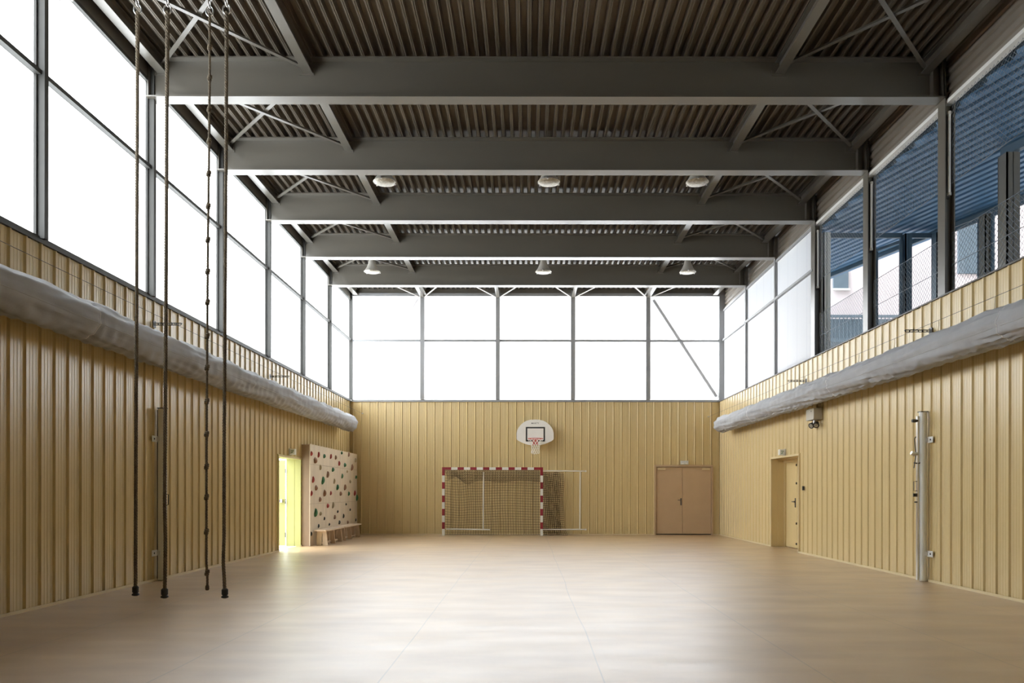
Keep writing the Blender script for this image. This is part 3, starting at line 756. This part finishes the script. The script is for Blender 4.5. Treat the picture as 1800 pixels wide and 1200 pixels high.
for c, lab in ((gl, 'post'), (gr-T, 'post')):
    # white foot, alternating upwards to a red head
    m = MB(); H = ztop; n = 9; h0 = .205
    z = 0.; i = 0; zs = [0]
    while z < H-.25: z += h0; zs.append(min(z, H))
    zs[-1] = H
    for i in range(len(zs)-1): m.box(c, c+T, GY, GY+T, zs[i], zs[i+1], 1 if i % 2 == 0 else 0)
    m.build('post', ['red', 'goalwhite'], g)
def frame_tube(pts, name, lab): MB().tube(pts, .019, 10).build(name, 'goalwhite', g, smooth=True, label=lab)
ya = GY+T+.06
frame_tube([(gx(783), ya, gz(930)), (gx(861), ya, gz(931))], 'folding_frame', 'white lower tube of the folded left side frame')
frame_tube([(gx(849), ya+.03, gz(930)), (gx(849.5), ya+.03, gz(829))], 'folding_frame', 'white upright tube of the folded left side frame')
frame_tube([(gx(954), ya, gz(827)), (gx(1030), ya, gz(827.5))], 'folding_frame', 'white top tube of the unfolded right side frame')
frame_tube([(gx(954), ya, gz(930.5)), (gx(1030), ya, gz(930.5))], 'folding_frame', 'white lower tube of the unfolded right side frame')
frame_tube([(gx(1020), ya+.0, gz(931)), (gx(1020.5), ya+.0, gz(827))], 'folding_frame', 'white upright tube of the unfolded right side frame')
for px, py in ((1030, 827.5), (1030, 930.5)):
    MB().lathe([(.03, -.03), (.03, .03)], (gx(px), ya, gz(py)), axis='y', n=12).build('frame_knuckle', 'goalwhite', g, smooth=True)
# nets
def grid_net(fn, nu, nv, r, name, diag=False):
    m = MB()
    for i in range(nu+1):
        m.tube([fn(i/nu, j/nv) for j in range(nv+1)], r, 3, caps=False)
    for j in range(nv+1):
        m.tube([fn(i/nu, j/nv) for i in range(nu+1)], r, 3, caps=False)
    return m.build(name, 'net', g)
x0n, x1n = gl+T*.7, gr-T*.7
def net1(u, v):
    X = x0n+(x1n-x0n)*u; Z = .015+(ztop-T-.02)*v
    b = math.exp(-((u-.12)/.13)**2)
    Z += -.05*b*math.sin(PI*v)+.018*math.sin(u*9+2)*v*(1-v)*4+.03*math.exp(-((u-.24)/.06)**2)*(v)*.8
    X += .03*math.sin(v*5+u*3)*u*(1-u)*3+.05*math.exp(-((u-.2)/.1)**2)*math.sin(v*PI)
    Y = ya+.10+.05*math.sin(u*7+v*2)+.04*math.sin(v*4)
    if v < .05: Y += .02
    return (X, Y, Z)
grid_net(net1, 38, 25, .0048, 'goal_net')
def net2(u, v):     # roof of the net, hanging folded below the crossbar
    X = x0n+(x1n-x0n)*u
    hgt = .34+.10*math.exp(-((u-.22)/.06)**2)-.16*math.exp(-((u-.08)/.06)**2)
    Z = ztop-T-.01-hgt*v-.03*math.sin(u*14)*v
    return (X+.28*v*(.4-u*.2), ya+.06+.04*math.sin(u*11), Z)
m = MB(); nu, nv = 44, 8
for i in range(-nv, nu+1):
    for sg in (1, -1):
        pts = []
        for j in range(nv+1):
            q = i+j if sg > 0 else i+nv-j
            if 0 <= q <= nu: pts.append(net2(q/nu, j/nv))
        if len(pts) > 1: m.tube(pts, .0045, 3, caps=False)
m.build('goal_net', 'net', g)
def net3(u, v):
    xr = gx(992)+(.05*(1-v)**6*2)-.03*math.sin(v*PI)
    X = gr-T*.3+(xr-gr+T*.3)*u+.012*math.sin(v*14+u*9)
    return (X, ya+.07+.05*math.sin(u*16+v*3), .012+(gz(829)-.03)*v+.01*math.sin(u*12))
grid_net(net3, 13, 30, .006, 'goal_net')
def net4(u, v):
    xr = gx(985)
    X = gr-T*.3+(xr-gr+T*.3)*u+.02*math.sin(v*9+2+u*5)
    return (X, ya+.12+.03*math.sin(u*13+v*4), .012+(gz(829)-.03)*v)
grid_net(net4, 10, 28, .0055, 'goal_net')

# ------------------------------------------------------------------ climbing wall and benches
CX = -5.36; c0, c1, CZ = 18.19, 23.20, 2.52
cw = empty('climbing_wall', (CX, (c0+c1)/2, 0), 'white plywood climbing wall with coloured holds beside the open left door', 'climbing wall')
MB().box(CX-.205, CX-.02, c0, c1, 0, CZ-.02).build('timber_frame', 'plyedge', cw)
zj = [0, 1.04, 2.02, CZ]
w = MB(); g_ = .003
for (z0, z1), ys in (((0, 1.04), (c0, 19.62, 21.9, c1)), ((1.04, 2.02), (c0, 21.1, c1)), ((2.02, CZ), (c0, 21.1, c1))):
    for a, b in zip(ys[:-1], ys[1:]): w.box(CX-.02, CX, a+g_, b-g_, z0+g_, z1-g_)
w.build('plywood_panel', 'ply', cw)
holds = [('red',575,205,1),('red',650,218,1),('green',705,230,1.1),('red',768,235,.9),('brown',815,243,1),('green',873,198,.9),('brown',940,215,1),('brown',618,272,1.4),('red',848,300,1),
('green',903,315,1.2),('brown',970,340,1.3),('tan',668,340,1),('green',787,360,1.2),('tan',926,375,.8),('brown',737,408,1.2),('green',877,422,1),('green',1010,430,1),('red',597,458,1.1),
('green',690,465,1.4),('tan',802,472,.9),('tan',955,472,.9),('brown',627,535,1.2),('green',830,530,1.3),('brown',903,530,1.3),('red',575,587,1),('brown',706,587,1.4),('red',768,585,.9),
('brown',862,590,1.2),('green',940,590,1.1),('red',996,585,1.2),('brown',665,645,1.1),('green',1020,630,1.2),('red',739,705,1.1),('tan',789,702,1.1),('dark',916,690,.7),('green',620,777,1.5),
('tan',670,780,1.1),('dark',835,760,.8),('dark',955,742,.7),('dark',707,828,.7),('brown',805,815,1.1),('dark',890,805,.9),('dark',1008,840,.7),('dark',850,865,1),('brown',932,862,.9),
('dark',755,883,.7),('dark',652,900,.8),('dark',577,977,.8),('tan',1005,270,1.1)]
hl = {'red': 'red climbing hold', 'green': 'green climbing hold', 'brown': 'brown climbing hold', 'tan': 'tan climbing hold', 'dark': 'small dark climbing hold'}
for c, zx, zy, s in holds:
    px, py = 440+zx/5.454, 760+zy/5.454
    d = -CX*F/(VX-px); z = CH-(py-VY)*d/F
    d = min(max(d, c0+.08), c1-.08)
    R = .048*s; seg, rg = 10, 5; vs = []; rnd = random.Random(zx*7+zy)
    el = rnd.uniform(1.0, 1.5); tw = rnd.uniform(-.7, .7)
    for i in range(rg+1):
        th = (PI/2)*i/rg
        for j in range(seg):
            a = 2*PI*j/seg; rr = R*math.cos(th)*(1+.25*math.sin(2*a+tw*3)+.12*rnd.uniform(-1, 1))
            yy, zz_ = rr*math.cos(a), rr*math.sin(a)*el*(1.2 if math.sin(a) > 0 else .9)
            vs.append((CX+.0+R*.95*math.sin(th), d+yy*math.cos(tw)-zz_*math.sin(tw), z+yy*math.sin(tw)+zz_*math.cos(tw)))
    fs = [(i*seg+j, i*seg+(j+1) % seg, (i+1)*seg+(j+1) % seg, (i+1)*seg+j) for i in range(rg) for j in range(seg)]+[tuple(range(seg))]
    MB().add(vs, fs).build('climbing_hold', 'h_'+c, cw, smooth=True, label=hl[c])

def bench(y0, y1, lab):
    root = empty('wooden_bench', (-5.13, (y0+y1)/2, 0), lab, 'bench', 'low wooden benches')
    ol = [(-5.30, y0), (-5.28, y0-.02), (-5.02, y0-.0), (-4.98, y0+.05), (-4.98, y1-.05), (-5.01, y1), (-5.28, y1), (-5.31, y1-.03)]
    MB().prism(ol, lambda a, b, t: (a, b, t), .36, .392).build('seat', 'bench', root)
    for yy in (y0+.13, y0+.85, y1-.15):
        # flared trestle board with a slot
        o1 = [(-5.285, 0), (-5.16, 0), (-5.16, .05), (-5.15, .32), (-5.15, .36), (-5.27, .36)]
        o2 = [(-5.13, 0), (-5.0, 0), (-5.04, .36), (-5.14, .36), (-5.14, .32), (-5.13, .05)]
        MB().prism(o1, lambda a, b, t: (a, t, b), yy, yy+.028).prism(o2, lambda a, b, t: (a, t, b), yy, yy+.028).box(-5.165, -5.125, yy+.002, yy+.026, .30, .36).build('leg', 'bench', root)
    MB().box(-5.17, -5.12, y0+.15, y1-.1, .04, .075).build('stretcher', 'bench', root)
bench(18.35, 20.08, 'low wooden bench under the climbing wall, nearer the door')
bench(20.16, 22.15, 'low wooden bench under the climbing wall, nearer the corner')

# ------------------------------------------------------------------ ball nets in the right openings
def mesh_panel(y0, y1, z0, z1, X, lab):
    root = empty('wire_mesh_panel', (X, (y0+y1)/2, z0), lab, 'wire mesh', 'wire mesh panels in the right openings')
    m = MB(); p = .082; hgt = z1-z0; n = int((y1-y0+hgt)/p)+1
    for i in range(n):
        for sg in (1, -1):
            a = y0-hgt+i*p if sg > 0 else y0+i*p
            pa, pb = (a, z0), (a+sg*hgt, z1)
            # clip to the bay
            t0, t1 = 0., 1.; dy = pb[0]-pa[0]
            lo = (y0-pa[0])/dy; hi = (y1-pa[0])/dy
            if lo > hi: lo, hi = hi, lo
            t0, t1 = max(0, lo), min(1, hi)
            if t1-t0 < .01: continue
            q = lambda t: (X+(.002 if sg > 0 else -.002), pa[0]+dy*t, z0+hgt*t)
            m.tube([q(t0), q(t1)], .0025, 3, caps=False)
    m.build('mesh', 'galv', root)
    for z in (z0+.01, z1-.005) + (((z0+z1)/2,) if z0 < 5 else ()): MB().tube([(X, y0, z), (X, y1, z)], .005, 5).build('edge_wire', 'galv', root)
bn = {4: 'bay nearest the camera', 5: 'middle bay between the first and second columns', 6: 'far bay beside the translucent panes'}
for i in (4, 5, 6):
    a, b = BY[i]+.10, BY[i+1]-.10
    mesh_panel(a, b, ZC+.02, 5.13, 6.20, 'low diamond wire mesh in the right opening, '+bn[i])
    mesh_panel(a, b, 5.85, 7.05, 6.20, 'high diamond wire mesh in the right opening, '+bn[i])

# ------------------------------------------------------------------ covered gallery outside the right openings
ZS = 6.98
def edgeX(y, w=0): return 13.91-.32*y-w
root = empty('ribbed_canopy', (8, 12, ZS), 'blue-grey ribbed metal canopy outside the right openings', 'canopy')
m = MB(); w_ = -.35
while w_ < 6:
    for (a, za), (b, zb) in zip(((w_, 0), (w_+.10, 0), (w_+.13, .05), (w_+.17, .05)), ((w_+.10, 0), (w_+.13, .05), (w_+.17, .05), (w_+.20, 0))):
        ye = min(23.0, (13.91-b-6.28)/.32); y0_ = 4.
        if ye <= y0_: continue
        m.add([(edgeX(y0_, a), y0_, ZS+za), (edgeX(y0_, b), y0_, ZS+zb), (edgeX(ye, b), ye, ZS+zb), (edgeX(ye, a), ye, ZS+za)], [(0, 1, 2, 3)])
    w_ += .20
m.build('ribbed_soffit', 'blue', root)
m = MB().prism([(edgeX(4)+.36, 4), (edgeX(22.9)+.36, 22.9), (6.29, 22.9), (6.29, 4)], lambda a, b, t: (a, b, t), ZS+.06, ZS+.22); m.build('roof_slab', 'bluesteel', root)
MB().bar((7.83+.32*6, 6.05, ZS-.07), (7.80, 12.16, ZS-.07), .1, .14).build('header_beam', 'bluesteel', root)
m = MB().bar((edgeX(4)-.0, 4, ZS-.04), (edgeX(22.5)-.0, 22.5, ZS-.04), .06, .1); m.build('edge_beam', 'bluesteel', root)
struct(MB().box(6.3, 12.5, 4, 15.9, 3.6, 3.75).box(6.3, 12.5, 4, 15.9, -.13, -.05), 'gallery_floor', 'concrete')
def gpost(x, y, lab, w=.16, mat='bluesteel', z0=3.75, zt=ZS-.10):
    m = MB().box(x-w/2, x+w/2, y-w/2, y-w/2+.012, z0, zt).box(x-w/2, x+w/2, y+w/2-.012, y+w/2, z0, zt).box(x-.006, x+.006, y-w/2, y+w/2, z0, zt).box(x-w/2, x-w/2+.03, y-w/2, y+w/2, z0, zt)
    return m.build('gallery_post', mat, label=lab, cat='post', group='posts of the outdoor gallery')
gpost(8.80, 15.86, 'blue-grey corner post of the outdoor gallery glazing', .2)
gpost(8.14, 15.90, 'blue-grey post of the outdoor gallery beside the open sash', .15)
gpost(9.17, 14.79, 'grey outdoor gallery post seen between the two nearest columns', .2, 'steel')
gpost(7.83, 12.05, 'thick outdoor gallery post nearest the right edge of the picture', .22, 'steel', zt=ZS-.145)
gpost(6.37, 15.85, 'pale outdoor gallery post touching the column by the translucent panes', .16, 'lighttrim')
# glazed screen across the gallery
gs = empty('glazed_screen', (7.5, 15.95, 3.75), 'dark framed glazed screen outside the right openings', 'glazing')
m = MB()
for a_, b_ in ((6.46, 8.06), (8.22, 8.69)): m.box(a_, b_, 15.92, 15.98, ZS-.16, ZS-.06).box(a_, b_, 15.92, 15.98, 3.75, 3.85)
m.box(6.45, 6.50, 15.92, 15.98, 3.85, ZS-.16).box(8.02, 8.06, 15.92, 15.98, 3.85, ZS-.16)
m.build('frame', 'bluesteel', gs)
MB().box(6.5, 7.45, 15.95, 15.953, 3.85, ZS-.16).box(8.22, 8.7, 15.95, 15.953, 3.85, ZS-.16).build('glass_pane', 'glass', gs)
sash = gs
m = MB(); A = Vector((8.00, 15.88, 0)); B = Vector((7.52, 15.55, 0)); B = Vector((7.75, 16.45, 0))
for z in (3.85, 6.72): m.bar(A+Vector((0, 0, z)), B+Vector((0, 0, z)), .04, .06)
for p in (A, B): m.bar(p+Vector((0, 0, 3.82)), p+Vector((0, 0, 6.75)), .05, .05, up=(0, 1, 0))
sash = m.build('open_sash', 'bluesteel', gs)
MB().add([A+Vector((0, 0, 3.88)), B+Vector((0, 0, 3.88)), B+Vector((0, 0, 6.7)), A+Vector((0, 0, 6.7))], [(0, 1, 2, 3)]).build('glass_pane', 'glass', sash)
# outer glazing along the edge of the gallery
og = empty('outer_glazing', (9.3, 14.5, 3.75), 'dark framed outer glazing along the edge of the gallery', 'glazing')
m = MB()
for ya_, yb_ in ((15.72, 14.94), (14.65, 13.3), (13.15, 11.8)):
    for z in (ZS-.145, 3.8): m.bar((edgeX(ya_)-.02, ya_, z), (edgeX(yb_)-.02, yb_, z), .05, .07)
    for y_ in (ya_, yb_): m.bar((edgeX(y_)-.02, y_, 3.8), (edgeX(y_)-.02, y_, ZS-.12), .05, .05, up=(0, 1, 0))
m.build('frame', 'bluesteel', og)
m = MB()
for ya_, yb_ in ((15.72, 14.94), (14.65, 13.3), (13.15, 11.8)):
    m.add([(edgeX(ya_)-.02, ya_, 3.82), (edgeX(yb_)-.02, yb_, 3.82), (edgeX(yb_)-.02, yb_, ZS-.12), (edgeX(ya_)-.02, ya_, ZS-.12)], [(0, 1, 2, 3)])
m.build('glass_pane', 'glass', og)
# neighbouring building
nb = empty('neighbouring_building', (20, 33, -.13), 'pale pink rendered building seen through the right openings', 'building')
MB().box(10.2, 34, 30, 38, -.13, 15).build('facade', 'facade', nb)
m = MB().box(12.35, 12.95, 29.9, 30, 9.6, 10.4); fr = m.build('window', 'facade2', nb)
MB().box(12.30, 13.0, 29.85, 29.9, 9.5, 9.58).build('sill', 'lighttrim', fr)
m = MB().box(17.4, 18.4, 29.9, 30, 10.2, 12.2); m.build('window', 'facade2', nb)
m = MB().box(10.2, 16, 28.8, 30, 7.2, 7.35); b_ = m.build('balcony', 'facade2', nb)
m = MB()
for i in range(40): m.box(10.2+i*.148, 10.23+i*.148, 28.8, 28.83, 7.35, 8.2)
m.box(10.2, 16, 28.78, 28.84, 8.15, 8.25).box(10.2, 16, 28.84, 28.86, 7.3, 8.1); m.build('railing', 'facade2', b_)
